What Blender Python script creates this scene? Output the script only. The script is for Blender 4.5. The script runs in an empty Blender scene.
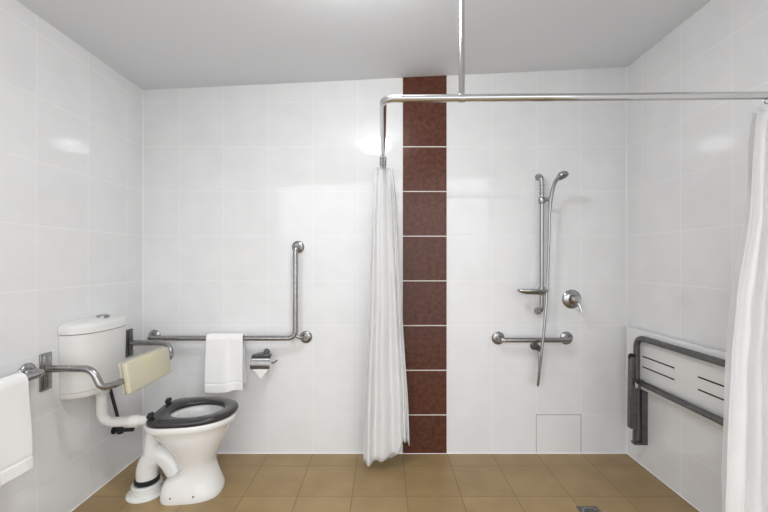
import bpy, bmesh, math, random
from mathutils import Vector, Matrix, noise
PI = math.pi
random.seed(4)
C = bpy.context.scene.collection
F = 368.0            # focal length in pixels of the 768 px wide frame
EYE = 1.30
YB = 2.473           # back wall
XL, XR = -1.613, 1.640
YF = -0.70           # the room is modelled up to here; front wall left out so added world fill comes in behind the camera
def ceil_z(x): return 2.442 + 0.155*(x - XL)/(XR - XL)
def P(px, py, d): return Vector(((px-383)*d/F, d, EYE-(py-260)*d/F))

# ------------------------------------------------------------------ materials
def newmat(name):
    m = bpy.data.materials.new(name); m.use_nodes = True
    nt = m.node_tree; nt.nodes.clear()
    out = nt.nodes.new('ShaderNodeOutputMaterial'); b = nt.nodes.new('ShaderNodeBsdfPrincipled')
    nt.links.new(b.outputs[0], out.inputs[0])
    return m, nt, b
def srgb(r, g, b):
    f = lambda c: (c/255/12.92) if c/255 <= .04045 else ((c/255+.055)/1.055)**2.4
    return (f(r), f(g), f(b), 1)
def noise_bump(nt, b, scale, strength, dist=.01, detail=3, coord='Object'):
    tc = nt.nodes.new('ShaderNodeTexCoord'); n = nt.nodes.new('ShaderNodeTexNoise')
    n.inputs['Scale'].default_value = scale; n.inputs['Detail'].default_value = detail
    bp = nt.nodes.new('ShaderNodeBump'); bp.inputs['Strength'].default_value = strength; bp.inputs['Distance'].default_value = dist
    nt.links.new(tc.outputs[coord], n.inputs['Vector']); nt.links.new(n.outputs['Fac'], bp.inputs['Height'])
    nt.links.new(bp.outputs[0], b.inputs['Normal'])
    return n
def simple(name, col, rough=.4, metal=0., bump=None, spec=.5, coat=0.):
    m, nt, b = newmat(name)
    b.inputs['Base Color'].default_value = col; b.inputs['Roughness'].default_value = rough
    b.inputs['Metallic'].default_value = metal; b.inputs['Specular IOR Level'].default_value = spec
    b.inputs['Coat Weight'].default_value = coat
    if bump: noise_bump(nt, b, *bump)
    return m
def mottled(name, c1, c2, scale, rough=.4, metal=0., bump=None):
    m, nt, b = newmat(name)
    tc = nt.nodes.new('ShaderNodeTexCoord'); n = nt.nodes.new('ShaderNodeTexNoise'); r = nt.nodes.new('ShaderNodeValToRGB')
    n.inputs['Scale'].default_value = scale; n.inputs['Detail'].default_value = 4
    r.color_ramp.elements[0].position = .35; r.color_ramp.elements[1].position = .65
    r.color_ramp.elements[0].color = c1; r.color_ramp.elements[1].color = c2
    nt.links.new(tc.outputs['Object'], n.inputs['Vector']); nt.links.new(n.outputs['Fac'], r.inputs[0]); nt.links.new(r.outputs[0], b.inputs['Base Color'])
    b.inputs['Roughness'].default_value = rough; b.inputs['Metallic'].default_value = metal
    if bump: noise_bump(nt, b, *bump)
    return m

def tile_mat(name, ax_u, ax_v, off_u, off_v, size, col_a, col_b, grout, rough, line=.0028, mott=6., bump=.25, edges=None, wave=.0, spec=.5, per_tile=.03, dark_tile=None):
    """square ceramic tiles laid in world axes ax_u/ax_v with joints at off + k*size"""
    m, nt, b = newmat(name); N = nt.nodes; L = nt.links
    geo = N.new('ShaderNodeNewGeometry'); sep = N.new('ShaderNodeSeparateXYZ'); L.new(geo.outputs['Position'], sep.inputs[0])
    def mth(op, a, c=None):
        n = N.new('ShaderNodeMath'); n.operation = op
        for i, v in enumerate((a, c)):
            if v is None: continue
            if isinstance(v, (int, float)): n.inputs[i].default_value = v
            else: L.new(v, n.inputs[i])
        return n.outputs[0]
    ids = []; masks = []
    for ax, off in ((ax_u, off_u), (ax_v, off_v)):
        t = mth('DIVIDE', mth('SUBTRACT', sep.outputs[ax], off), size)
        fl = mth('FLOOR', t); fr = mth('SUBTRACT', t, fl)
        d = mth('MULTIPLY', mth('MINIMUM', fr, mth('SUBTRACT', 1.0, fr)), size)   # metres to the nearest joint
        ids.append(fl); masks.append(d)
    dist = mth('MINIMUM', masks[0], masks[1])
    for ax, pos in (edges or []):
        dist = mth('MINIMUM', dist, mth('ABSOLUTE', mth('SUBTRACT', sep.outputs[ax], pos)))
    mr = N.new('ShaderNodeMapRange'); mr.interpolation_type = 'SMOOTHSTEP'
    mr.inputs['From Min'].default_value = line*.45; mr.inputs['From Max'].default_value = line
    mr.inputs['To Min'].default_value = 0; mr.inputs['To Max'].default_value = 1
    L.new(dist, mr.inputs['Value']); mask = mr.outputs[0]
    comb = N.new('ShaderNodeCombineXYZ'); L.new(ids[0], comb.inputs[0]); L.new(ids[1], comb.inputs[1])
    wn = N.new('ShaderNodeTexWhiteNoise'); wn.noise_dimensions = '3D'; L.new(comb.outputs[0], wn.inputs['Vector'])
    ns = N.new('ShaderNodeTexNoise'); ns.inputs['Scale'].default_value = mott; ns.inputs['Detail'].default_value = 6; L.new(geo.outputs['Position'], ns.inputs['Vector'])
    mx = N.new('ShaderNodeMixRGB'); mx.inputs[1].default_value = col_a; mx.inputs[2].default_value = col_b
    rmp = N.new('ShaderNodeMapRange'); rmp.inputs['From Min'].default_value = .35; rmp.inputs['From Max'].default_value = .65; L.new(ns.outputs['Fac'], rmp.inputs['Value'])
    L.new(rmp.outputs[0], mx.inputs[0])
    hsv = N.new('ShaderNodeHueSaturation'); L.new(mx.outputs[0], hsv.inputs['Color'])
    L.new(mth('ADD', 1-per_tile, mth('MULTIPLY', wn.outputs['Value'], 2*per_tile)), hsv.inputs['Value'])
    tilecol = hsv.outputs[0]
    gm = N.new('ShaderNodeMixRGB'); gm.inputs[1].default_value = grout; L.new(tilecol, gm.inputs[2]); L.new(mask, gm.inputs[0])
    final = gm.outputs[0]
    if dark_tile:      # one relaid tile whose joints are stained dark
        u0, u1, v0, v1 = dark_tile
        w = line*1.6
        du = mth('MINIMUM', mth('ABSOLUTE', mth('SUBTRACT', sep.outputs[ax_u], u0)), mth('ABSOLUTE', mth('SUBTRACT', sep.outputs[ax_u], u1)))
        dv = mth('ABSOLUTE', mth('SUBTRACT', sep.outputs[ax_v], v1))
        inu = mth('MULTIPLY', mth('GREATER_THAN', sep.outputs[ax_u], u0-w), mth('LESS_THAN', sep.outputs[ax_u], u1+w))
        inv = mth('LESS_THAN', sep.outputs[ax_v], v1+w)
        on = mth('MULTIPLY', mth('MULTIPLY', inu, inv), mth('LESS_THAN', mth('MINIMUM', du, dv), w*.75))
        dm = N.new('ShaderNodeMixRGB'); L.new(final, dm.inputs[1]); dm.inputs[2].default_value = srgb(172, 170, 167); L.new(on, dm.inputs[0]); final = dm.outputs[0]
    L.new(final, b.inputs['Base Color'])
    rr = N.new('ShaderNodeMapRange'); rr.inputs['To Min'].default_value = .6; rr.inputs['To Max'].default_value = rough; L.new(mask, rr.inputs['Value'])
    L.new(rr.outputs[0], b.inputs['Roughness']); b.inputs['Specular IOR Level'].default_value = spec
    # slight cushion of each tile and waviness of the glaze
    wv = N.new('ShaderNodeTexNoise'); wv.inputs['Scale'].default_value = 9; wv.inputs['Detail'].default_value = 1; L.new(geo.outputs['Position'], wv.inputs['Vector'])
    h = mth('ADD', mask, mth('MULTIPLY', wv.outputs['Fac'], wave))
    h = mth('ADD', h, mth('MULTIPLY', ns.outputs['Fac'], .06))
    bp = N.new('ShaderNodeBump'); bp.inputs['Strength'].default_value = bump; bp.inputs['Distance'].default_value = .002; L.new(h, bp.inputs['Height'])
    L.new(bp.outputs[0], b.inputs['Normal'])
    return m

WA, WB, WG = srgb(229, 230, 231), srgb(233, 234, 235), srgb(234, 235, 235)
ZG = .260; XG = .130
EDG_Z = [('Z', 0.0)]
tile_args = dict(size=.3, col_a=WA, col_b=WB, grout=WG, rough=.05, wave=.35, bump=.10, line=.0022, spec=.65, per_tile=.008)
M = {}
M['wall_back'] = tile_mat('white wall tile back', 'X', 'Z', XG, ZG, edges=[('Z', 0), ('X', XL), ('X', XR)], dark_tile=(XG+.9, XG+1.2, 0, ZG), **tile_args)
M['wall_left'] = tile_mat('white wall tile left', 'Y', 'Z', YB-.16, ZG, edges=[('Z', 0), ('Y', YB)], **tile_args)
M['wall_right'] = tile_mat('white wall tile right', 'Y', 'Z', YB-.145, ZG, edges=[('Z', 0), ('Y', YB)], **tile_args)
M['brown'] = tile_mat('brown feature tile', 'X', 'Z', XG, ZG, .3, srgb(79, 45, 34), srgb(97, 60, 47), srgb(226, 222, 216), .2, line=.0042, mott=34, bump=.25, per_tile=.05, spec=.3)
M['floor'] = tile_mat('tan floor tile', 'X', 'Y', XG, 2.325, .3, srgb(151, 127, 88), srgb(165, 140, 100), srgb(134, 111, 78), .42, line=.0036, mott=5, bump=.35, per_tile=.05, spec=.35)
M['ceiling'] = simple('white ceiling paint', srgb(234, 238, 243), .85, bump=(60, .05, .002))
M['paint'] = simple('white paint', srgb(225, 225, 223), .5)
M['steel'] = mottled('brushed stainless steel', (.34, .335, .33, 1), (.42, .415, .41, 1), 60, .26, 1.)
M['dark_steel'] = mottled('satin grey steel', (.15, .15, .148, 1), (.19, .19, .188, 1), 40, .34, 1.)
M['chrome'] = simple('chrome', (.62, .62, .62, 1), .10, 1.)
M['soft_chrome'] = simple('satin chrome', (.42, .42, .42, 1), .2, 1.)
M['porcelain'] = simple('white porcelain', srgb(232, 232, 230), .10, spec=.5, coat=.2)
M['plastic'] = simple('white plastic', srgb(226, 226, 223), .28)
M['phenolic'] = simple('white seat laminate', srgb(232, 232, 231), .35)
M['seat'] = simple('charcoal seat plastic', srgb(50, 49, 49), .16)
M['black'] = simple('black rubber', srgb(22, 22, 22), .5)
M['cream'] = mottled('cream vinyl', srgb(206, 202, 184), srgb(213, 206, 174), 5, .42, bump=(220, .1, .002))
M['cream_shell'] = simple('pale backrest shell', srgb(192, 189, 176), .45)
M['water'] = simple('water', (.75, .8, .8, 1), .02)
M['paper'] = simple('toilet paper', srgb(238, 238, 236), .9, bump=(180, .2, .002))
M['towel'] = simple('white terry cotton', srgb(246, 246, 245), .95, bump=(330, .5, .005, 4), spec=.1)
M['grey_hose'] = simple('dark braided hose', srgb(52, 52, 52), .45)
def curtain_mat():
    m, nt, b = newmat('white satin curtain')
    b.inputs['Base Color'].default_value = srgb(246, 246, 246); b.inputs['Roughness'].default_value = .42
    b.inputs['Sheen Weight'].default_value = .15; b.inputs['Specular IOR Level'].default_value = .35
    noise_bump(nt, b, 14, .45, .012, 3)
    tr = nt.nodes.new('ShaderNodeBsdfTranslucent'); tr.inputs['Color'].default_value = srgb(246, 246, 246)
    mx = nt.nodes.new('ShaderNodeMixShader'); mx.inputs[0].default_value = .28
    out = [n for n in nt.nodes if n.type == 'OUTPUT_MATERIAL'][0]
    nt.links.new(b.outputs[0], mx.inputs[1]); nt.links.new(tr.outputs[0], mx.inputs[2]); nt.links.new(mx.outputs[0], out.inputs[0])
    return m
M['curtain'] = curtain_mat()
def emit(name, col, s):
    m, nt, b = newmat(name)
    b.inputs['Base Color'].default_value = (.9, .9, .9, 1); b.inputs['Emission Color'].default_value = col; b.inputs['Emission Strength'].default_value = s
    return m
LAMP = 34.0
M['lamp'] = emit('lit opal diffuser', (.98, .988, 1.0, 1), LAMP)

# ------------------------------------------------------------------ mesh helpers
def box(bm, lo, hi, bev=0., seg=2):
    lo, hi = Vector(lo), Vector(hi)
    r = bmesh.ops.create_cube(bm, size=1, matrix=Matrix.Translation((lo+hi)/2) @ Matrix.Diagonal(((hi-lo).x, (hi-lo).y, (hi-lo).z, 1)))
    if bev:
        es = {e for v in r['verts'] for e in v.link_edges}
        bmesh.ops.bevel(bm, geom=list(es), offset=bev, segments=seg, affect='EDGES', profile=.5)
def hexa(bm, b4, t4, bev=0.):
    vs = [bm.verts.new(p) for p in list(b4)+list(t4)]
    fs = [bm.faces.new(vs[3::-1]), bm.faces.new(vs[4:])]
    for i in range(4):
        j = (i+1) % 4
        fs.append(bm.faces.new((vs[i], vs[j], vs[4+j], vs[4+i])))
    bmesh.ops.recalc_face_normals(bm, faces=fs)
    if bev: bmesh.ops.bevel(bm, geom=list({e for f in fs for e in f.edges}), offset=bev, segments=3, affect='EDGES', profile=.5)
def fillet(pts, rad, n=8):
    pts = [Vector(p) for p in pts]; out = [pts[0]]
    rads = rad if isinstance(rad, (list, tuple)) else [rad]*(len(pts)-2)
    for i in range(1, len(pts)-1):
        a, b, c = pts[i-1], pts[i], pts[i+1]
        u, w = (a-b), (c-b); r = min(rads[i-1], u.length*.49, w.length*.49)
        p0 = b+u.normalized()*r; p1 = b+w.normalized()*r
        for k in range(n+1):
            t = k/n; out.append(p0*(1-t)**2+b*2*t*(1-t)+p1*t*t)
    out.append(pts[-1]); return out
def catmull(pts, n=8):
    pts = [Vector(p) for p in pts]; q = [pts[0]*2-pts[1]]+pts+[pts[-1]*2-pts[-2]]; out = []
    for i in range(1, len(q)-2):
        a, b, c, d = q[i-1:i+3]
        for k in range(n):
            t = k/n
            out.append(.5*((2*b)+(c-a)*t+(2*a-5*b+4*c-d)*t*t+(3*b-a-3*c+d)*t**3))
    out.append(pts[-1]); return out
def interp(vals, n):
    out = []
    for i in range(len(vals)-1):
        for k in range(n): out.append(vals[i]+(vals[i+1]-vals[i])*k/n)
    out.append(vals[-1]); return out
def tube(bm, pts, r, seg=18, cap=True, closed=False):
    pts = [Vector(p) for p in pts]; n = len(pts)
    rs = r if isinstance(r, (list, tuple)) else [r]*n
    tang = []
    for i in range(n):
        if closed: t = pts[(i+1) % n]-pts[i-1]
        else: t = pts[min(i+1, n-1)]-pts[max(i-1, 0)]
        tang.append(t.normalized())
    up = Vector((0, 0, 1)) if abs(tang[0].z) < .9 else Vector((0, 1, 0))
    nrm = (up-tang[0]*up.dot(tang[0])).normalized(); rings = []
    for i in range(n):
        nrm = (nrm-tang[i]*nrm.dot(tang[i])).normalized(); bi = tang[i].cross(nrm)
        rings.append([bm.verts.new(pts[i]+(nrm*math.cos(2*PI*k/seg)+bi*math.sin(2*PI*k/seg))*rs[i]) for k in range(seg)])
    skin(bm, rings, closed)
    if cap and not closed:
        bm.faces.new(rings[0][::-1]); bm.faces.new(rings[-1])
    return rings
def skin(bm, rings, closed=False):
    m = len(rings); s = len(rings[0])
    for i in range(m if closed else m-1):
        a, b = rings[i], rings[(i+1) % m]
        for k in range(s):
            bm.faces.new((a[k], a[(k+1) % s], b[(k+1) % s], b[k]))
def lathe(bm, prof, org, axis=(0, 0, 1), seg=32):
    ax = Vector(axis).normalized(); org = Vector(org)
    up = Vector((0, 0, 1)) if abs(ax.z) < .9 else Vector((1, 0, 0))
    u = (up-ax*up.dot(ax)).normalized(); w = ax.cross(u); rings = []
    for r, h in prof:
        r = max(r, 1e-4)
        rings.append([bm.verts.new(org+ax*h+(u*math.cos(2*PI*k/seg)+w*math.sin(2*PI*k/seg))*r) for k in range(seg)])
    skin(bm, rings)
    bm.faces.new(rings[0][::-1]); bm.faces.new(rings[-1])
def torus(bm, org, axis, R, r, seg=24, s2=8):
    ax = Vector(axis).normalized(); up = Vector((0, 0, 1)) if abs(ax.z) < .9 else Vector((1, 0, 0))
    u = (up-ax*up.dot(ax)).normalized(); w = ax.cross(u)
    tube(bm, [Vector(org)+(u*math.cos(2*PI*k/seg)+w*math.sin(2*PI*k/seg))*R for k in range(seg)], r, s2, closed=True)
def wloc(o):
    v = Vector((0, 0, 0))
    while o: v = v+o.location; o = o.parent
    return v
def obj(name, bm, mat, parent=None, smooth=True, origin=None, angle=38):
    bmesh.ops.recalc_face_normals(bm, faces=bm.faces[:])
    if parent: off = wloc(parent)
    elif origin is not None: off = Vector(origin)
    else:
        cs = [v.co for v in bm.verts]
        off = Vector(((min(c.x for c in cs)+max(c.x for c in cs))/2, (min(c.y for c in cs)+max(c.y for c in cs))/2, min(c.z for c in cs)))
    bmesh.ops.translate(bm, verts=bm.verts[:], vec=-off)
    me = bpy.data.meshes.new(name); bm.to_mesh(me); bm.free()
    if smooth:
        for p in me.polygons: p.use_smooth = True
        me.set_sharp_from_angle(angle=math.radians(angle))
    o = bpy.data.objects.new(name, me); C.objects.link(o); me.materials.append(mat if not isinstance(mat, str) else M[mat])
    if parent: o.parent = parent
    else: o.location = off
    return o
def tag(o, label, cat, group=None):
    o['label'] = label; o['category'] = cat
    if group: o['group'] = group
    return o
def thing(name, loc, label, cat, group=None):
    o = bpy.data.objects.new(name, None); o.empty_display_size = .05; C.objects.link(o); o.location = loc
    return tag(o, label, cat, group)
def struct(o): o['kind'] = 'structure'; return o
def B(): return bmesh.new()
def flange(bm, p, axis, r=.042):
    lathe(bm, [(r*.96, 0), (r, .003), (r*.97, .007), (r*.8, .012), (r*.52, .016), (r*.46, .022)], p, axis, 32)

# ------------------------------------------------------------------ room shell
T = .12
bm = B(); box(bm, (XL-T, YF-T, -.1), (XR+T, YB+T, 0)); struct(obj('floor', bm, 'floor', smooth=False))
bm = B(); hexa(bm, [(XL-T, YF-T, ceil_z(XL-T)), (XR+T, YF-T, ceil_z(XR+T)), (XR+T, YB+T, ceil_z(XR+T)), (XL-T, YB+T, ceil_z(XL-T))],
               [(XL-T, YF-T, 2.8), (XR+T, YF-T, 2.8), (XR+T, YB+T, 2.8), (XL-T, YB+T, 2.8)])
struct(obj('ceiling', bm, 'ceiling', smooth=False))
def slab(name, mat, x0, x1, y0, y1):
    bm = B()
    hexa(bm, [(x0, y0, 0), (x1, y0, 0), (x1, y1, 0), (x0, y1, 0)], [(x, y, ceil_z(x)) for x, y in ((x0, y0), (x1, y0), (x1, y1), (x0, y1))])
    return struct(obj(name, bm, mat, smooth=False))
slab('wall_back', 'wall_back', XL, XR, YB, YB+T)
slab('wall_left', 'wall_left', XL-T, XL, YF-T, YB+T)
slab('wall_right', 'wall_right', XR, XR+T, YF-T, YB+T)
# the brown feature strip of tiles
bm = B(); x0, x1 = XG, XG+.3
hexa(bm, [(x0, YB-.003, 0), (x1, YB-.003, 0), (x1, YB, 0), (x0, YB, 0)], [(x, y, ceil_z(x)) for x, y in ((x0, YB-.003), (x1, YB-.003), (x1, YB), (x0, YB))])
struct(obj('trim_1', bm, 'brown', smooth=False))
# white silicone beads where the tiles meet the floor and each other
M['bead'] = simple('white silicone', srgb(240, 240, 240), .4)
for k, (a, b_) in enumerate((((XL, YB, 0), (XR, YB, 0)), ((XL, YF, 0), (XL, YB, 0)), ((XR, YF, 0), (XR, YB, 0)), ((XL, YB, 0), (XL, YB, ceil_z(XL))), ((XR, YB, 0), (XR, YB, ceil_z(XR)))), 2):
    bm = B(); tube(bm, [a, b_], .0045, 8); struct(obj('trim_%d' % k, bm, 'bead'))

# ------------------------------------------------------------------ ceiling lamp (above the frame, mirrored in the tiles)
lx, ly = -.08, 1.24; lz = ceil_z(lx)
lamp = thing('ceiling_light', (lx, ly, lz-.004), 'round white ceiling lamp lit above the middle of the bathroom', 'lamp')
nz = Vector((-.155/(XR-XL), 0, 1)).normalized()
bm = B(); lathe(bm, [(.150, .0), (.155, .006), (.155, .020), (.150, .026), (.0, .026)], (lx, ly, lz), -nz, 48); obj('lamp_base', bm, 'paint', lamp)
bm = B(); lathe(bm, [(.148, .0265)]+[(.152*math.sin(a), .055-.075*math.cos(a)) for a in [math.radians(72+108*k/14) for k in range(15)]], (lx, ly, lz), -nz, 48); obj('diffuser', bm, 'lamp', lamp)

# ------------------------------------------------------------------ cistern on the left wall
yc, hw, dep = 2.016, .190, .140
def dring(bm, z, s_w, s_d, e=2.5, n=40):
    pts = []
    for k in range(n+1):
        a = -PI/2+PI*k/n
        c, s = math.cos(a), math.sin(a)
        u = math.copysign(abs(s)**(2/e), s); v = abs(c)**(2/e)
        pts.append(bm.verts.new((XL+.002+v*dep*s_d, yc+u*hw*s_w, z)))
    return pts
def dloft(secs, e=2.5):
    bm = B(); rings = [dring(bm, *s, e) for s in secs]
    for a, b in zip(rings, rings[1:]):
        for k in range(len(a)): bm.faces.new((a[k], a[(k+1) % len(a)], b[(k+1) % len(a)], b[k]))
    bm.faces.new(rings[0][::-1]); bm.faces.new(rings[-1]); return bm
cis = thing('toilet_cistern', (XL+.002, yc, .597), 'white plastic toilet cistern mounted on the left wall behind the backrest', 'cistern')
obj('tank', dloft([(.632, .955, .95), (.70, .965, .965), (.922, .99, .985)]), 'plastic', cis)
obj('bottom_cover', dloft([(.597, .90, .84), (.600, .93, .90), (.608, .95, .935), (.630, .958, .95)]), 'plastic', cis)
obj('lid', dloft([(.9250, 1.0, 1.0), (.928, 1.012, 1.025), (.955, 1.012, 1.025), (.967, 1.0, .99), (.976, .95, .90), (.983, .80, .72), (.987, .55, .45)]), 'plastic', cis)
bm = B(); lathe(bm, [(.030, 0), (.030, .010), (.026, .013), (.0, .013)], (XL+.072, yc+.01, .985), (0, 0, 1)); obj('flush_button', bm, 'soft_chrome', cis)
# flush pipe: from the cistern to the pan
fp = thing('flush_pipe', (XL+.083, 2.03, .40), 'white elbow flush pipe running from the cistern down to the toilet pan', 'pipe')
bm = B(); tube(bm, fillet([(-1.548, 2.025, .597), (-1.548, 2.025, .405), (-1.30, 2.055, .405)], .075, 14), .026, 24)
obj('pipe', bm, 'plastic', fp)
bm = B(); lathe(bm, [(.033, 0), (.036, .004), (.036, .028), (.030, .034)], (-1.548, 2.025, .597), (0, 0, -1)); obj('nut', bm, 'plastic', fp)
bm = B(); ax = Vector((.23, .03, 0)).normalized(); lathe(bm, [(.028, 0), (.032, .003), (.033, .045), (.030, .05)], Vector((-1.405, 2.0423, .405)), ax); obj('coupling', bm, 'plastic', fp)
# water hose and stop valve
wh = thing('water_supply_hose', (XL+.03, 2.21, .26), 'dark water supply hose with stop valve hanging below the cistern', 'hose')
bm = B(); tube(bm, catmull([(-1.548, 2.085, .598), (-1.553, 2.10, .55), (-1.568, 2.15, .45), (-1.578, 2.19, .36), (-1.575, 2.205, .30)], 8), .009, 12); obj('hose', bm, 'grey_hose', wh)
bm = B(); lathe(bm, [(.024, 0), (.024, .006), (.014, .010), (.014, .045), (.0, .046)], (XL, 2.205, .282), (1, 0, 0)); tube(bm, [(-1.575, 2.205, .31), (-1.575, 2.205, .262)], .017); tube(bm, [(-1.575, 2.205, .28), (-1.50, 2.215, .28)], [.011, .011], 12); obj('stop_valve', bm, 'black', wh)

# ------------------------------------------------------------------ toilet
AY = 2.07
toi = thing('toilet', (-1.05, AY, 0), 'white porcelain toilet with open charcoal seat against the left wall', 'toilet')
def oring(bm, z, xb, xf, w, e=2.3, n=56, eb=None, skew=.0):
    """ring round the pan: rounded front (xf), squarer back (xb)"""
    pts = []; xm = xb+(xf-xb)*.46
    for k in range(n):
        a = 2*PI*k/n; c, s = math.cos(a), math.sin(a); sk = 1-skew*max(0, -c)**2
        ee = e if c > 0 else (eb or e)
        u = math.copysign(abs(c)**(2/ee), c); v = math.copysign(abs(s)**(2/ee), s)
        x = xm+u*((xf-xm) if u > 0 else (xm-xb)); pts.append(bm.verts.new((x, AY+v*w*sk, z)))
    return pts
bm = B()
secs = [(0, -1.213, -.902, .122, 2.6, 3.6), (.012, -1.215, -.899, .125, 2.6, 3.6), (.035, -1.213, -.902, .122, 2.5, 3.6), (.075, -1.205, -.918, .113, 2.4, 3.4), (.098, -1.190, -.926, .107, 2.4, 3.2), (.118, -1.150, -.934, .104, 2.3, 2.8), (.135, -1.128, -.938, .103, 2.2, 2.6), (.165, -1.120, -.944, .103, 2.2, 2.5),
        (.20, -1.130, -.937, .112, 2.2, 2.5), (.25, -1.155, -.912, .132, 2.2, 2.5), (.30, -1.190, -.887, .152, 2.2, 2.6), (.35, -1.232, -.863, .167, 2.2, 2.8),
        (.385, -1.262, -.848, .174, 2.2, 3), (.392, -1.276, -.838, .179, 2.2, 3.2), (.400, -1.282, -.832, .182, 2.2, 3.2), (.420, -1.284, -.828, .184, 2.2, 3.2), (.4265, -1.280, -.832, .180, 2.2, 3.2),
        (.4265, -1.17, -.875, .138, 2.1, 2.2), (.420, -1.16, -.880, .132, 2.1, 2.1), (.38, -1.155, -.885, .130, 2, 2), (.32, -1.14, -.91, .112, 2, 2), (.25, -1.11, -.955, .075, 2, 2), (.21, -1.08, -.99, .045, 2, 2)]
rings = [oring(bm, z, xb, xf, w, e, eb=eb) for z, xb, xf, w, e, eb in secs]
skin(bm, rings); bm.faces.new(rings[0][::-1]); bm.faces.new(rings[-1])
obj('pan', bm, 'porcelain', toi, angle=50)
bm = B(); r = oring(bm, .268, -1.118, -.943, .085, 2); r2 = oring(bm, .262, -1.115, -.946, .083, 2); skin(bm, [r, r2]); bm.faces.new(r); bm.faces.new(r2[::-1]); obj('water', bm, 'water', toi)
# trap: rises from the back of the pan, over the crest and down to the floor outlet
bm = B()
path = catmull([(-1.085, AY, .045), (-1.120, AY+.002, .064), (-1.157, AY+.004, .120), (-1.199, AY+.008, .182), (-1.248, AY+.012, .213), (-1.294, AY+.016, .180), (-1.314, AY+.018, .125), (-1.315, AY+.018, .058)], 7)
tube(bm, path, interp([.056, .054, .052, .052, .054, .055, .055, .053], 7), 28)
tube(bm, catmull([(-1.280, AY, .396), (-1.282, AY, .35), (-1.283, AY+.006, .27), (-1.280, AY+.012, .18)], 6), interp([.024, .026, .037, .052], 6), 24)
obj('trap', bm, 'porcelain', toi, angle=60)
bm = B(); lathe(bm, [(.0585, .058), (.063, .064), (.063, .078), (.0545, .084)], (-1.315, AY+.018, 0)); obj('rubber_seal', bm, 'black', toi)
bm = B(); lathe(bm, [(.100, 0), (.100, .006), (.094, .012), (.080, .014), (.080, .022), (.076, .024), (.076, .052), (.070, .058), (.045, .058)], (-1.315, AY+.018, 0), seg=40); obj('floor_collar', bm, 'plastic', toi)
# seat ring
SX0, SX1, SW = -1.272, -.815, .186
def seat_ring(bm, z, xb, xf, w, e, eb, n=72): return oring(bm, z, xb, xf, w, e, n, eb)
bm = B()
out = [(.430, -1.246, -.838, .176), (.4305, -1.254, -.828, .183), (.440, -1.260, -.822, .187), (.452, -1.256, -.826, .184), (.4565, -1.246, -.836, .177)]
inn = [(.4565, -1.190, -.890, .124), (.452, -1.180, -.898, .116), (.440, -1.176, -.902, .113), (.4305, -1.180, -.898, .116)]
rr = [oring(bm, z, a, b_, w, 2.05, 72, 6, .17) for z, a, b_, w in out]+[oring(bm, z, a, b_, w, 2.0, 72, 2.1) for z, a, b_, w in inn]
skin(bm, rr, closed=True)
st = obj('seat', bm, 'seat', toi, angle=60)
for dy in (-.105, .105):
    bm = B(); tube(bm, [(-1.240, AY+dy-.02, .469), (-1.240, AY+dy+.02, .469)], .0115, 16); lathe(bm, [(.013, -.02), (.013, .006), (.010, .011), (.0, .012)], (-1.240, AY+dy, .470)); obj('hinge', bm, 'black', st)

for x in (-1.135, -1.02):
    bm = B(); lathe(bm, [(.0045, -.004), (.0045, .002), (.0, .003)], (x, AY-.1205, .036), (0, -1, 0), 12); obj('fixing_screw', bm, 'dark_steel', toi)
a = math.radians(7); piv = Vector((-1.29, 2.06, 0)); toi.rotation_euler.z = a; toi.scale.z = 1.015
toi.location = piv+Matrix.Rotation(a, 3, 'Z') @ (toi.location-piv)+Vector((-.004, -.022, 0))

# ------------------------------------------------------------------ backrest over the pan
br = thing('toilet_back_support', (XL, 2.04, .77), 'cream padded toilet backrest held on two bent steel bars in front of the cistern', 'backrest')
ya, yb = 1.753, 2.33; Zb = .782
near = [(XL+.006, ya, Zb), (-1.385, ya, Zb), (-1.345, ya+.004, .690), (-1.315, ya+.05, .688), (-1.318, ya+.175, .692)]
bm = B(); tube(bm, fillet(near, [.045, .04, .03], 10), .0165, 18); obj('bar', bm, 'steel', br)
far = [(XL+.006, yb, .775), (-1.36, yb, .775), (-1.318, yb-.03, .695), (-1.322, yb-.15, .690)]
bm = B(); tube(bm, fillet(far, [.07, .04], 10), .0165, 18); obj('bar', bm, 'steel', br)
for y, z0, z1 in ((ya, .68, .858), (yb, .69, .862)):
    bm = B(); box(bm, (XL, y-.030, z0), (XL+.012, y+.030, z1), .004); box(bm, (XL+.01, y-.018, z0+.01), (XL+.02, y+.018, z1-.01), .004)
    obj('wall_bracket', bm, 'dark_steel' if y > 2 else 'steel', br)
def pad(bm, x_off, th, y0, y1, zt, zb, bev, lean=.024):
    # a slab whose lower edge stands a little further from the wall
    hexa(bm, [(x_off+lean-th, y0, zb), (x_off+lean, y0, zb), (x_off+lean, y1, zb), (x_off+lean-th, y1, zb)],
         [(x_off-th, y0, zt), (x_off, y0, zt), (x_off, y1, zt), (x_off-th, y1, zt)], bev)
bm = B(); pad(bm, -1.290, .030, 1.850, 2.215, .778, .624, .009); obj('cushion', bm, 'cream', br)
bm = B(); pad(bm, -1.3205, .012, 1.846, 2.219, .780, .620, .003); obj('backing_board', bm, 'cream_shell', br)

# ------------------------------------------------------------------ grab rail on the left wall + towel
bx = XL+.078; rz = .792
lg = thing('grab_rail', (XL, 1.3, rz), 'steel grab rail on the left wall with a towel, left of the cistern', 'grab rail', 'stainless steel grab rails')
bm = B(); tube(bm, fillet([(XL+.01, .80, rz), (bx, .80, rz), (bx, 1.665, rz), (XL+.01, 1.665, rz)], .045, 10), .0165, 18); obj('rail', bm, 'steel', lg)
for y in (.80, 1.665):
    bm = B(); flange(bm, (XL, y, rz), (1, 0, 0)); obj('flange', bm, 'steel', lg)

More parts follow.
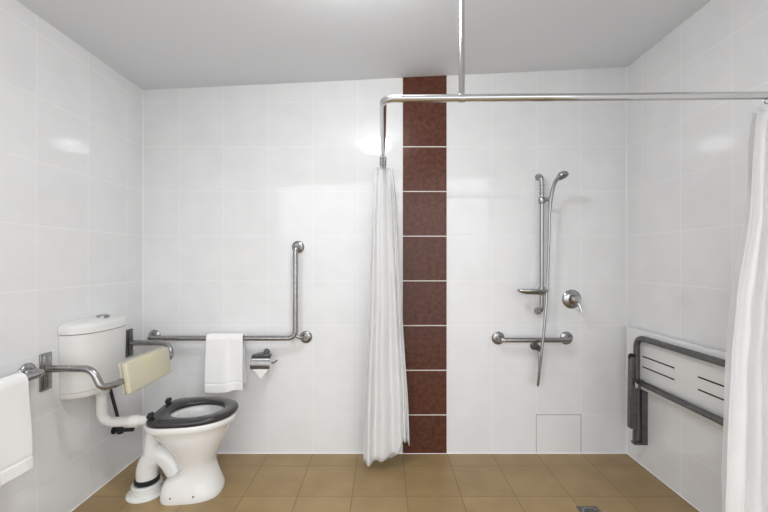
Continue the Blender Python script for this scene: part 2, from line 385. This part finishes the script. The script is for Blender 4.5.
def towel(name, org, along, outw, width, front, back, label, rb=.02, seed=0, skew=0.):
    """cloth folded over a bar at org; along = bar direction, outw = direction away from the wall"""
    org, along, outw = Vector(org), Vector(along), Vector(outw); bm = B(); nu = 48
    prof = []      # (outward offset, height, length down or 0)
    nd = 56
    for i in range(nd+1): prof.append((1, -back*(1-i/nd), 'b'))
    for i in range(1, 12): prof.append((None, i/12, 't'))
    for i in range(nd+1): prof.append((1, -front*(i/nd), 'f'))
    grid = []
    for k, (a, h, side) in enumerate(prof):
        row = []
        for j in range(nu+1):
            u = j/nu; x = (u-.5)*width
            wob = noise.noise(Vector((u*2.2+seed, h*3.1, seed)))
            if side == 't':
                ang = PI*h; o = -math.cos(ang)*rb; z = math.sin(ang)*rb
            else:
                dn = -h; L = front if side == 'f' else back; t = dn/L
                sgn = 1 if side == 'f' else -1
                fold = math.sin(u*PI*2.6+seed)*.007*t+noise.noise(Vector((u*3+seed, dn*4, 3.3)))*.007*min(1, t*3)
                o = sgn*(rb+.002)+fold+(.012*t if side == 'f' else -.004*t)
                if side == 'f' and L-.062 < dn < L-.05: o -= .0035
                if side == 'f' and dn >= L-.05: o += .001*math.sin((dn-L)*500)
                if side == 'f': o -= .006/(1+math.exp(-(u-.62)*60))*min(1, t*6)
                else: x *= 1-.07*min(1, t*5)
                x = x*(1+.03*t)+skew*t+wob*.004
                z = h+(.010*noise.noise(Vector((u*1.6+seed, 7.7, 1)))-.004*math.sin(u*PI))*t
            row.append(bm.verts.new(org+along*x+outw*o+Vector((0, 0, z))))
        grid.append(row)
    for a, b in zip(grid, grid[1:]):
        for j in range(nu): bm.faces.new((a[j], a[j+1], b[j+1], b[j]))
    o = obj(name, bm, 'towel', angle=80)
    s = o.modifiers.new('thickness', 'SOLIDIFY'); s.thickness = .013; s.offset = 1
    sb = o.modifiers.new('soft', 'SUBSURF'); sb.levels = 1; sb.render_levels = 1
    return tag(o, label, 'towel', 'white towels on the grab rails')
towel('towel', (bx, 1.43, rz), (0, -1, 0), (1, 0, 0), .262, .375, .33, 'white towel hanging over the rail on the left wall, cut by the left picture edge', .019, 1.3)
# ------------------------------------------------------------------ L-shaped rail on the back wall + towel
yr = YB-.075
p0 = (155-383)/148.8; xu = P(295.5, 300, yr).x; zr = .790
lr = thing('grab_rail', (-1.0, YB, zr), 'L-shaped steel grab rail on the back wall beside the toilet', 'grab rail', 'stainless steel grab rails')
ztop = EYE+(260-247)/148.8
bm = B(); tube(bm, fillet([(p0, YB-.01, zr), (p0, yr, zr), (xu, yr, zr), (xu, yr, ztop), (xu, YB-.01, ztop)], [.035, .055, .04], 10), .0165, 18)
obj('rail', bm, 'steel', lr)
xs = (306-383)/148.8
bm = B(); tube(bm, fillet([(xu-.012, yr, zr+.02), (xs-.01, yr+.01, zr-.004), (xs, YB-.01, zr-.007)], .02, 8), .012, 14); obj('stay', bm, 'steel', lr)
for x, z in ((p0, zr), (xu, ztop), (xs, zr-.007)):
    bm = B(); flange(bm, (x, YB, z), (0, -1, 0)); obj('flange', bm, 'steel', lr)
towel('towel', (P(226, 300, yr).x, yr, zr), (1, 0, 0), (0, -1, 0), .235, .335, .31, 'white towel folded over the L-shaped rail above the toilet', .019, 4.1)
# toilet roll holder
tx = -.785
rh = thing('toilet_roll_holder', (tx, YB, .60), 'chrome toilet roll holder on the back wall under the L-shaped rail', 'toilet roll holder')
ry, rzz = YB-.068, .628
def cover(bm, a0, a1, R, x0, x1, th=.0022, n=16):
    rows = []
    for k in range(n+1):
        a = math.radians(a0+(a1-a0)*k/n)
        rows.append([bm.verts.new((x, ry-math.cos(a)*r, rzz+math.sin(a)*r)) for x, r in ((x0, R), (x1, R), (x1, R-th), (x0, R-th))])
    skin(bm, rows); bm.faces.new(rows[0][::-1]); bm.faces.new(rows[-1])
bm = B(); cover(bm, 44, 104, .058, tx-.063, tx+.062); obj('top_cover', bm, 'dark_steel', rh)
bm = B(); cover(bm, -28, 32, .058, tx-.064, tx+.061); obj('front_flap', bm, 'steel', rh)
bm = B(); lathe(bm, [(.021, 0), (.021, .007), (.016, .010), (.014, .03), (.0, .032)], (tx+.005, YB, .684), (0, -1, 0)); tube(bm, [(tx+.008, YB-.015, .690), (tx+.008, YB-.058, .683)], .008, 12); obj('wall_mount', bm, 'dark_steel', rh)
bm = B(); tube(bm, [(tx-.068, ry, rzz), (tx+.066, ry, rzz)], .006, 12); tube(bm, fillet([(tx+.066, ry, rzz), (tx+.082, ry-.01, rzz+.006), (tx+.098, ry-.02, rzz+.022)], .01), .005, 10); tube(bm, fillet([(tx-.066, ry, rzz), (tx-.070, ry+.02, rzz+.04), (tx-.045, YB-.03, .682), (tx+.008, YB-.025, .688)], .02), .004, 10); obj('arm', bm, 'steel', rh)
bm = B(); lathe(bm, [(.018, -.055), (.052, -.055), (.053, -.053), (.053, .053), (.052, .055), (.018, .055)], (tx, ry, rzz), (1, 0, 0), 36)
tr = obj('toilet_roll', bm, 'paper', origin=(tx, ry, rzz)); tag(tr, 'white toilet paper roll with a pointed loose end in the chrome holder', 'toilet roll')
bm = B(); yy = ry-.0515
vs = [bm.verts.new(p) for p in ((tx-.048, yy, .604), (tx+.052, yy, .604), (tx+.046, yy, .592), (tx+.004, yy-.002, .540), (tx-.042, yy, .594))]
f = bm.faces.new(vs); ex = bmesh.ops.extrude_face_region(bm, geom=[f]); bmesh.ops.translate(bm, verts=[g for g in ex['geom'] if isinstance(g, bmesh.types.BMVert)], vec=(0, .0015, 0))
obj('loose_end', bm, 'paper', tr, smooth=False)
bm = B(); box(bm, (tx+.046, ry-.012, .560), (tx+.0555, ry+.012, .60), .003); obj('loose_ply', bm, 'paper', tr)

# ------------------------------------------------------------------ shower curtain rail
Zr = 1.911; yA = 1.395
rail = thing('shower_curtain_rail', (.3, yA, Zr), 'chrome L-shaped shower curtain rail hung from the ceiling by one rod', 'curtain rail')
bm = B(); tube(bm, fillet([(.0, YB-.008, Zr), (.0, yA, Zr), (XR-.008, yA-.02, Zr+.005)], .05, 12), .0142, 20); obj('rail', bm, 'chrome', rail)
xd = (461.5-383)*yA/F
bm = B(); tube(bm, [(xd, yA-.003, Zr), (xd, yA-.003, ceil_z(xd)-.006)], .0112, 18); obj('ceiling_rod', bm, 'chrome', rail)
bm = B(); lathe(bm, [(.0158, -.012), (.0158, .012)], (xd, yA-.003, Zr), (1, 0, 0)); obj('clamp', bm, 'chrome', rail)
bm = B(); lathe(bm, [(.035, .002), (.035, .008), (.016, .018)], (xd, yA-.003, ceil_z(xd)), (0, 0, -1)); obj('ceiling_flange', bm, 'chrome', rail)
bm = B(); lathe(bm, [(.020, 0), (.020, .006), (.016, .012)], (0, YB, Zr), (0, -1, 0)); obj('wall_flange', bm, 'chrome', rail)
bm = B(); lathe(bm, [(.035, 0), (.035, .006), (.018, .018)], (XR, yA-.02, Zr+.005), (-1, 0, 0)); obj('wall_flange', bm, 'chrome', rail)

def lerp_tab(tab, v):
    for (a, x), (b, y) in zip(tab, tab[1:]):
        if v <= b: return x+(y-x)*(v-a)/(b-a)
    return tab[-1][1]
# bunched curtain at the back wall
def curtain(name, fn, ns, nv, label, rings, axis):
    bm = B(); grid = []
    for i in range(nv+1):
        grid.append([bm.verts.new(fn(j/ns, i/nv)) for j in range(ns+1)])
    for a, b in zip(grid, grid[1:]):
        for j in range(ns): bm.faces.new((a[j], a[j+1], b[j+1], b[j]))
    zs = [v.co.z for v in bm.verts]
    c = thing(name, tuple(sum((v.co for v in grid[-1]), Vector())/len(grid[-1])), label, 'shower curtain', 'white shower curtains')
    o = obj('cloth', bm, 'curtain', c, angle=180)
    s = o.modifiers.new('thickness', 'SOLIDIFY'); s.thickness = .0015; s.offset = 0
    for p in rings:
        bm = B(); torus(bm, p, axis, .019, .0022); q = Vector(p)
        tube(bm, fillet([q+Vector((0, 0, -.019)), q+Vector((.004, 0, -.03)), q+Vector((0, 0, -.045)), q+Vector((-.004, 0, -.038))], .006, 4), .0022, 8)
        obj('hook', bm, 'soft_chrome', c)
    return c
W_TAB = [(0, .056), (.06, .066), (.3, .083), (.6, .112), (.85, .135), (1, .142)]
def left_fn(s, v):
    t = s*3; w = lerp_tab(W_TAB, v); lay = min(2, int(t))
    w *= [1.0, .97, .94][lay]
    xx = -math.cos(PI*t)
    xx = math.copysign(abs(xx)**.8, xx)
    x = .006+.016*v+xx*w+noise.noise(Vector((s*9, v*2.5, 5)))*.008
    if lay == 2: x += .012*v
    a = .009+.017*v
    ph = s*2*PI*12+noise.noise(Vector((s*5, v*1.2, 9)))*2.2
    y = 2.235+.185*s+a*math.sin(ph)+.006*noise.noise(Vector((s*25, v*9, 1)))
    zt = Zr-.040-.008*abs(math.sin(s*PI*14)); zb = .062+.030*noise.noise(Vector((s*7, 2.2, 0)))+(.05*max(0, (s-.66)/.34))
    if s < .33: zb += .012*math.cos(s*PI*10)
    q = min(1, max(0, (xx-.42)/.3)); zb += .105*q*q*(3-2*q)
    return (x, y, zt+(zb-zt)*v)
curtain('shower_curtain', left_fn, 330, 70, 'white shower curtain bunched at the back wall beside the brown tile strip', [(0, 2.20+.036*k, Zr-.0055) for k in range(6)], (0, 1, 0))
XE = [(0, 1.396), (.022, 1.388), (.1, 1.374), (.226, 1.361), (.312, 1.335), (.388, 1.313), (.52, 1.291), (.647, 1.281), (.758, 1.275), (1, 1.268)]
def right_fn(s, v):
    xl = lerp_tab(XE, v); t = s*2; lay = 0 if t < 1 else 1
    f = t if t < 1 else 2-t      # front layer goes right, rear layer comes back to the left
    x = xl+(1.615-xl)*f
    if lay == 1: x += .03*(1-f)
    a = .008+.009*v
    ph = s*2*PI*10+noise.noise(Vector((s*4, v*1.3, 2)))*2.0
    y = yA-.028-.0+.05*s+a*math.sin(ph)*min(1, .3+f*4)+.006*noise.noise(Vector((s*20, v*10, 4)))
    x += .006*math.sin(ph+1.2)*v*min(1, f*5)
    zt = Zr-.042-.010*abs(math.sin(s*PI*10)); zb = .06+.02*noise.noise(Vector((s*6, 8.8, 0)))
    return (min(x, XR-.012), y, zt+(zb-zt)*v)
curtain('shower_curtain', right_fn, 300, 70, 'white shower curtain hanging at the right end of the rail', [(1.445+.036*k, yA-.018, Zr-.0055) for k in range(5)], (1, 0, 0))

# ------------------------------------------------------------------ shower fittings
ys = YB-.062; sx = P(541.8, 0, ys).x
zt = P(0, 178, ys).z; zb_ = EYE-(311-260)/148.8
sh = thing('shower_rail', (sx, YB, zb_), 'vertical chrome shower slide rail with soap dish on the back wall', 'shower rail')
xt = (538.5-383)/148.8
bm = B(); tube(bm, fillet([(xt, YB-.012, zt+.018), (sx-.004, ys, zt+.012), (sx, ys, zt-.07), (sx, ys, zb_+.012), ((537.5-383)/148.8, YB-.012, zb_)], [.03, .02, .045], 8), .0140, 18); obj('rail', bm, 'soft_chrome', sh)
for x, z in ((xt, zt+.018), ((537.5-383)/148.8, zb_)):
    bm = B(); lathe(bm, [(.024, 0), (.025, .004), (.023, .012), (.018, .020), (.015, .03)], (x, YB, z), (0, -1, 0)); obj('end_mount', bm, 'soft_chrome', sh)
zs_ = P(0, 200.5, ys).z
bm = B(); lathe(bm, [(.018, -.022), (.021, -.018), (.021, .018), (.018, .022)], (sx, ys, zs_)); tube(bm, [(sx, ys, zs_), P(551, 199, ys-.05)], [.012, .014], 14)
for dz in (.075, .10, .05): lathe(bm, [(.0125, -.007), (.0165, -.004), (.0165, .004), (.0125, .007)], (sx, ys, zs_+dz))
obj('slider', bm, 'soft_chrome', sh)
# soap dish
zd = P(0, 291.5, ys-.04).z; xa, xb2 = P(517, 0, ys-.045).x, P(549, 0, ys-.045).x
bm = B(); rings = []
for z, s in ((-.008, .45), (-.003, .72), (.010, .95), (.018, 1.0), (.023, .97), (.026, .9), (.027, .6)):
    rings.append([bm.verts.new(((xa+xb2)/2+math.copysign(abs(math.cos(2*PI*k/40))**.8, math.cos(2*PI*k/40))*(xb2-xa)/2*s, ys-.045+math.sin(2*PI*k/40)*.036*s, zd-.010+z)) for k in range(40)])
skin(bm, rings); bm.faces.new(rings[0][::-1]); bm.faces.new(rings[-1])
sd = obj('soap_dish', bm, 'soft_chrome', sh)
bm = B(); lathe(bm, [(.018, -.028), (.021, -.024), (.021, .022), (.018, .026)], (sx, ys, zd)); obj('clamp', bm, 'soft_chrome', sd)
# hand shower and hose
hs = thing('hand_shower', tuple(P(551, 199, ys-.055)), 'chrome hand shower in its holder with a long flexible hose hanging down', 'hand shower')
hp = [P(549.6, 212, ys-.052), P(550.8, 199, ys-.058), P(553.4, 187, ys-.075), P(556.6, 179.5, ys-.098), P(560.5, 176, ys-.125)]
bm = B(); tube(bm, catmull(hp, 8), interp([.0095, .0125, .012, .0125, .015], 8), 18); obj('handle', bm, 'soft_chrome', hs)
hc = P(562.4, 175.6, ys-.135); ax = Vector((.28, -.38, -.88)).normalized()
bm = B(); lathe(bm, [(.010, -.024), (.024, -.019), (.034, -.007), (.037, .003), (.036, .009), (.031, .011), (.0, .011)], hc, ax); obj('spray_head', bm, 'soft_chrome', hs)
bm = B(); lathe(bm, [(.029, .0112), (.027, .0125), (.0, .0125)], hc, ax); obj('spray_face', bm, 'dark_steel', hs)
xo, zo = P(536.5, 347, YB-.04).x, P(536.5, 347, YB-.04).z
hose = [P(549.6, 212, ys-.052), P(549, 240, ys-.05), P(547.2, 285, ys-.046), P(545, 318, ys-.058), P(542.4, 345, ys-.062), P(540, 365, ys-.055), P(538.6, 379, ys-.045), P(537.8, 385.5, ys-.02), P(538.2, 381, ys+.002), P(539.2, 370, ys+.012), P(539.4, 358, ys+.012), Vector((xo+.016, YB-.046, zo-.022)), Vector((xo+.004, YB-.046, zo-.006))]
bm = B(); tube(bm, catmull(hose, 12), .0084, 12); obj('hose', bm, 'soft_chrome', hs)
so = thing('shower_outlet', (xo, YB, zo), 'small round chrome water outlet below the short grab rail', 'water outlet')
bm = B(); lathe(bm, [(.027, 0), (.028, .006), (.024, .01), (.018, .014), (.017, .05), (.020, .052), (.019, .062), (.0, .063)], (xo, YB, zo), (0, -1, 0)); obj('body', bm, 'dark_steel', so)
bm = B(); lathe(bm, [(.010, 0), (.011, .026)], (xo+.004, YB-.046, zo-.004), (.6, 0, -.8)); obj('hose_nut', bm, 'soft_chrome', so)
# mixer
mx_, mz = (571.5-383)/148.8, EYE-(299-260)/148.8
mxr = thing('shower_mixer', (mx_, YB, mz), 'round chrome shower mixer with lever beside the slide rail', 'shower mixer')
bm = B(); lathe(bm, [(.062, 0), (.064, .003), (.060, .009), (.040, .016), (.030, .020), (.028, .045)], (mx_, YB, mz), (0, -1, 0), 40); obj('wall_plate', bm, 'soft_chrome', mxr)
bm = B(); lathe(bm, [(.026, .045), (.028, .048), (.027, .068), (.018, .078), (.0, .08)], (mx_, YB, mz), (0, -1, 0)); tube(bm, catmull([(mx_+.004, YB-.064, mz-.006), (mx_+.012, YB-.080, mz-.036), (mx_+.021, YB-.092, mz-.076)], 6), interp([.012, .0095, .008], 6), 14); obj('lever', bm, 'chrome', mxr)
# short horizontal grab rail
gx0, gx1 = (498-383)/148.8, (566-383)/148.8; gz = EYE-(338-260)/148.8
yr2 = YB-.065
gr = thing('grab_rail', ((gx0+gx1)/2, YB, gz), 'short horizontal steel grab rail in the shower below the soap dish', 'grab rail', 'stainless steel grab rails')
bm = B(); tube(bm, fillet([(gx0, YB-.01, gz), (gx0, yr2, gz), (gx1, yr2, gz), (gx1, YB-.01, gz)], .04, 10), .0165, 18); obj('rail', bm, 'steel', gr)
for x in (gx0, gx1):
    bm = B(); flange(bm, (x, YB, gz), (0, -1, 0), .044); obj('flange', bm, 'steel', gr)

# ------------------------------------------------------------------ folding shower seat on the right wall
fs = thing('folding_shower_seat', (XR, 1.94, .15), 'white folding shower seat with grey steel frame folded up against the right wall', 'shower seat')
y0, y1 = 1.46, 2.425
bm = B(); box(bm, (1.602, y0, .497), (1.628, y1, .862), .006, 3); sl = obj('seat_board', bm, 'phenolic', fs)
for a, b_ in ((2.023, 2.268), (1.622, 1.869)):
    for z in (.706, .642):
        bm = B(); tube(bm, [(1.6025, a, z), (1.6025, b_, z)], .0042, 10); obj('slot', bm, 'black', sl)
xf_ = 1.578
loop = [(xf_, y0+.09, .69), (xf_, y0+.09, .822), (xf_, 2.29, .822), (xf_, 2.29, .548), (xf_, y0+.09, .548), (xf_, y0+.09, .69)]
bm = B(); tube(bm, fillet(loop, [.07, .07, .03, .03], 10)[:-1], .0175, 18, closed=True); obj('frame', bm, 'dark_steel', fs)
def channel(bm, a, b, w, t):
    """flat-sided bar from a to b with rounded corners"""
    a, b = Vector(a), Vector(b); d = (b-a).normalized(); u = Vector((1, 0, 0)); u = (u-d*u.dot(d)).normalized(); v = d.cross(u)
    hexa(bm, [a-u*w-v*t, a+u*w-v*t, a+u*w+v*t, a-u*w+v*t], [b-u*w-v*t, b+u*w-v*t, b+u*w+v*t, b-u*w+v*t], .004)
for k, yy in enumerate((2.285, y0+.09)):
    leg = B(); channel(leg, (1.531, yy-.012, .264), (1.541, yy-.004, .702), .014, .017); lg_ = obj('leg', leg, 'dark_steel', fs)
    bm = B(); lathe(bm, [(.012, -.01), (.019, -.006), (.019, .006), (.012, .008)], (1.541, yy-.004, .702), (0, 1, 0)); obj('end_cap', bm, 'black', lg_)
    bm = B(); channel(bm, (1.571, yy+.012, .156), (1.578, yy+.012, .50), .0105, .010); channel(bm, (1.606, yy+.014, .156), (1.608, yy+.014, .55), .008, .014); box(bm, (1.560, yy-.003, .150), (1.624, yy+.032, .168), .004); box(bm, (1.60, yy-.008, .153), (1.6395, yy+.037, .496), .003)
    obj('wall_bracket', bm, 'dark_steel', fs)
    bm = B(); tube(bm, [(1.535, yy-.006, .555), (1.60, yy-.02, .555)], .010, 12); obj('pivot', bm, 'dark_steel', fs)

# ------------------------------------------------------------------ floor drain
dx, dy = (592-383)*1.885/F, 1.885
dr = thing('floor_drain', (dx, dy, 0), 'small square grey floor drain with round slotted grate in the shower floor', 'drain')
bm = B(); box(bm, (dx-.055, dy-.055, .0), (dx+.055, dy+.055, .003), .001); obj('drain_plate', bm, 'dark_steel', dr)
bm = B(); lathe(bm, [(.044, .003), (.044, .0045), (.040, .005), (.0, .005)], (dx, dy, 0)); g = obj('grate', bm, 'steel', dr)
for k in range(7):
    x = dx+(k-3)*.0105; h = math.sqrt(max(.0366**2-(x-dx)**2, 0))
    bm = B(); box(bm, (x-.003, dy-h, .0045), (x+.003, dy+h, .0056)); obj('slot', bm, 'black', g)

# ------------------------------------------------------------------ camera and view
cam = bpy.data.cameras.new('camera'); co = bpy.data.objects.new('camera', cam); C.objects.link(co)
co.location = (0, 0, EYE); co.rotation_euler = (PI/2, 0, 0)
cam.sensor_width = 36; cam.lens = 36*F/768; cam.shift_x = 1/768; cam.shift_y = 4/768; cam.clip_start = .02
sc = bpy.context.scene; sc.camera = co
w = bpy.data.worlds.new('world'); sc.world = w; w.use_nodes = True
nt = w.node_tree; bg = nt.nodes['Background']; bg.inputs[1].default_value = 1.0  # added soft fill through the open front, brighter above the horizon
tc = nt.nodes.new('ShaderNodeTexCoord'); sp = nt.nodes.new('ShaderNodeSeparateXYZ'); rp = nt.nodes.new('ShaderNodeValToRGB'); mr = nt.nodes.new('ShaderNodeMapRange')
mr.inputs['From Min'].default_value = -.6; mr.inputs['From Max'].default_value = .6
nt.links.new(tc.outputs['Generated'], sp.inputs[0]); nt.links.new(sp.outputs[2], mr.inputs['Value']); nt.links.new(mr.outputs[0], rp.inputs[0]); nt.links.new(rp.outputs[0], bg.inputs[0])
rp.color_ramp.elements[0].position = .22; rp.color_ramp.elements[0].color = (.40, .40, .41, 1)
rp.color_ramp.elements[1].position = .80; rp.color_ramp.elements[1].color = (1.85, 1.88, 1.93, 1)
vs = sc.view_settings; vs.view_transform = 'Standard'; vs.look = 'None'; vs.gamma = 1; vs.use_curve_mapping = False
vs.exposure = 0.75
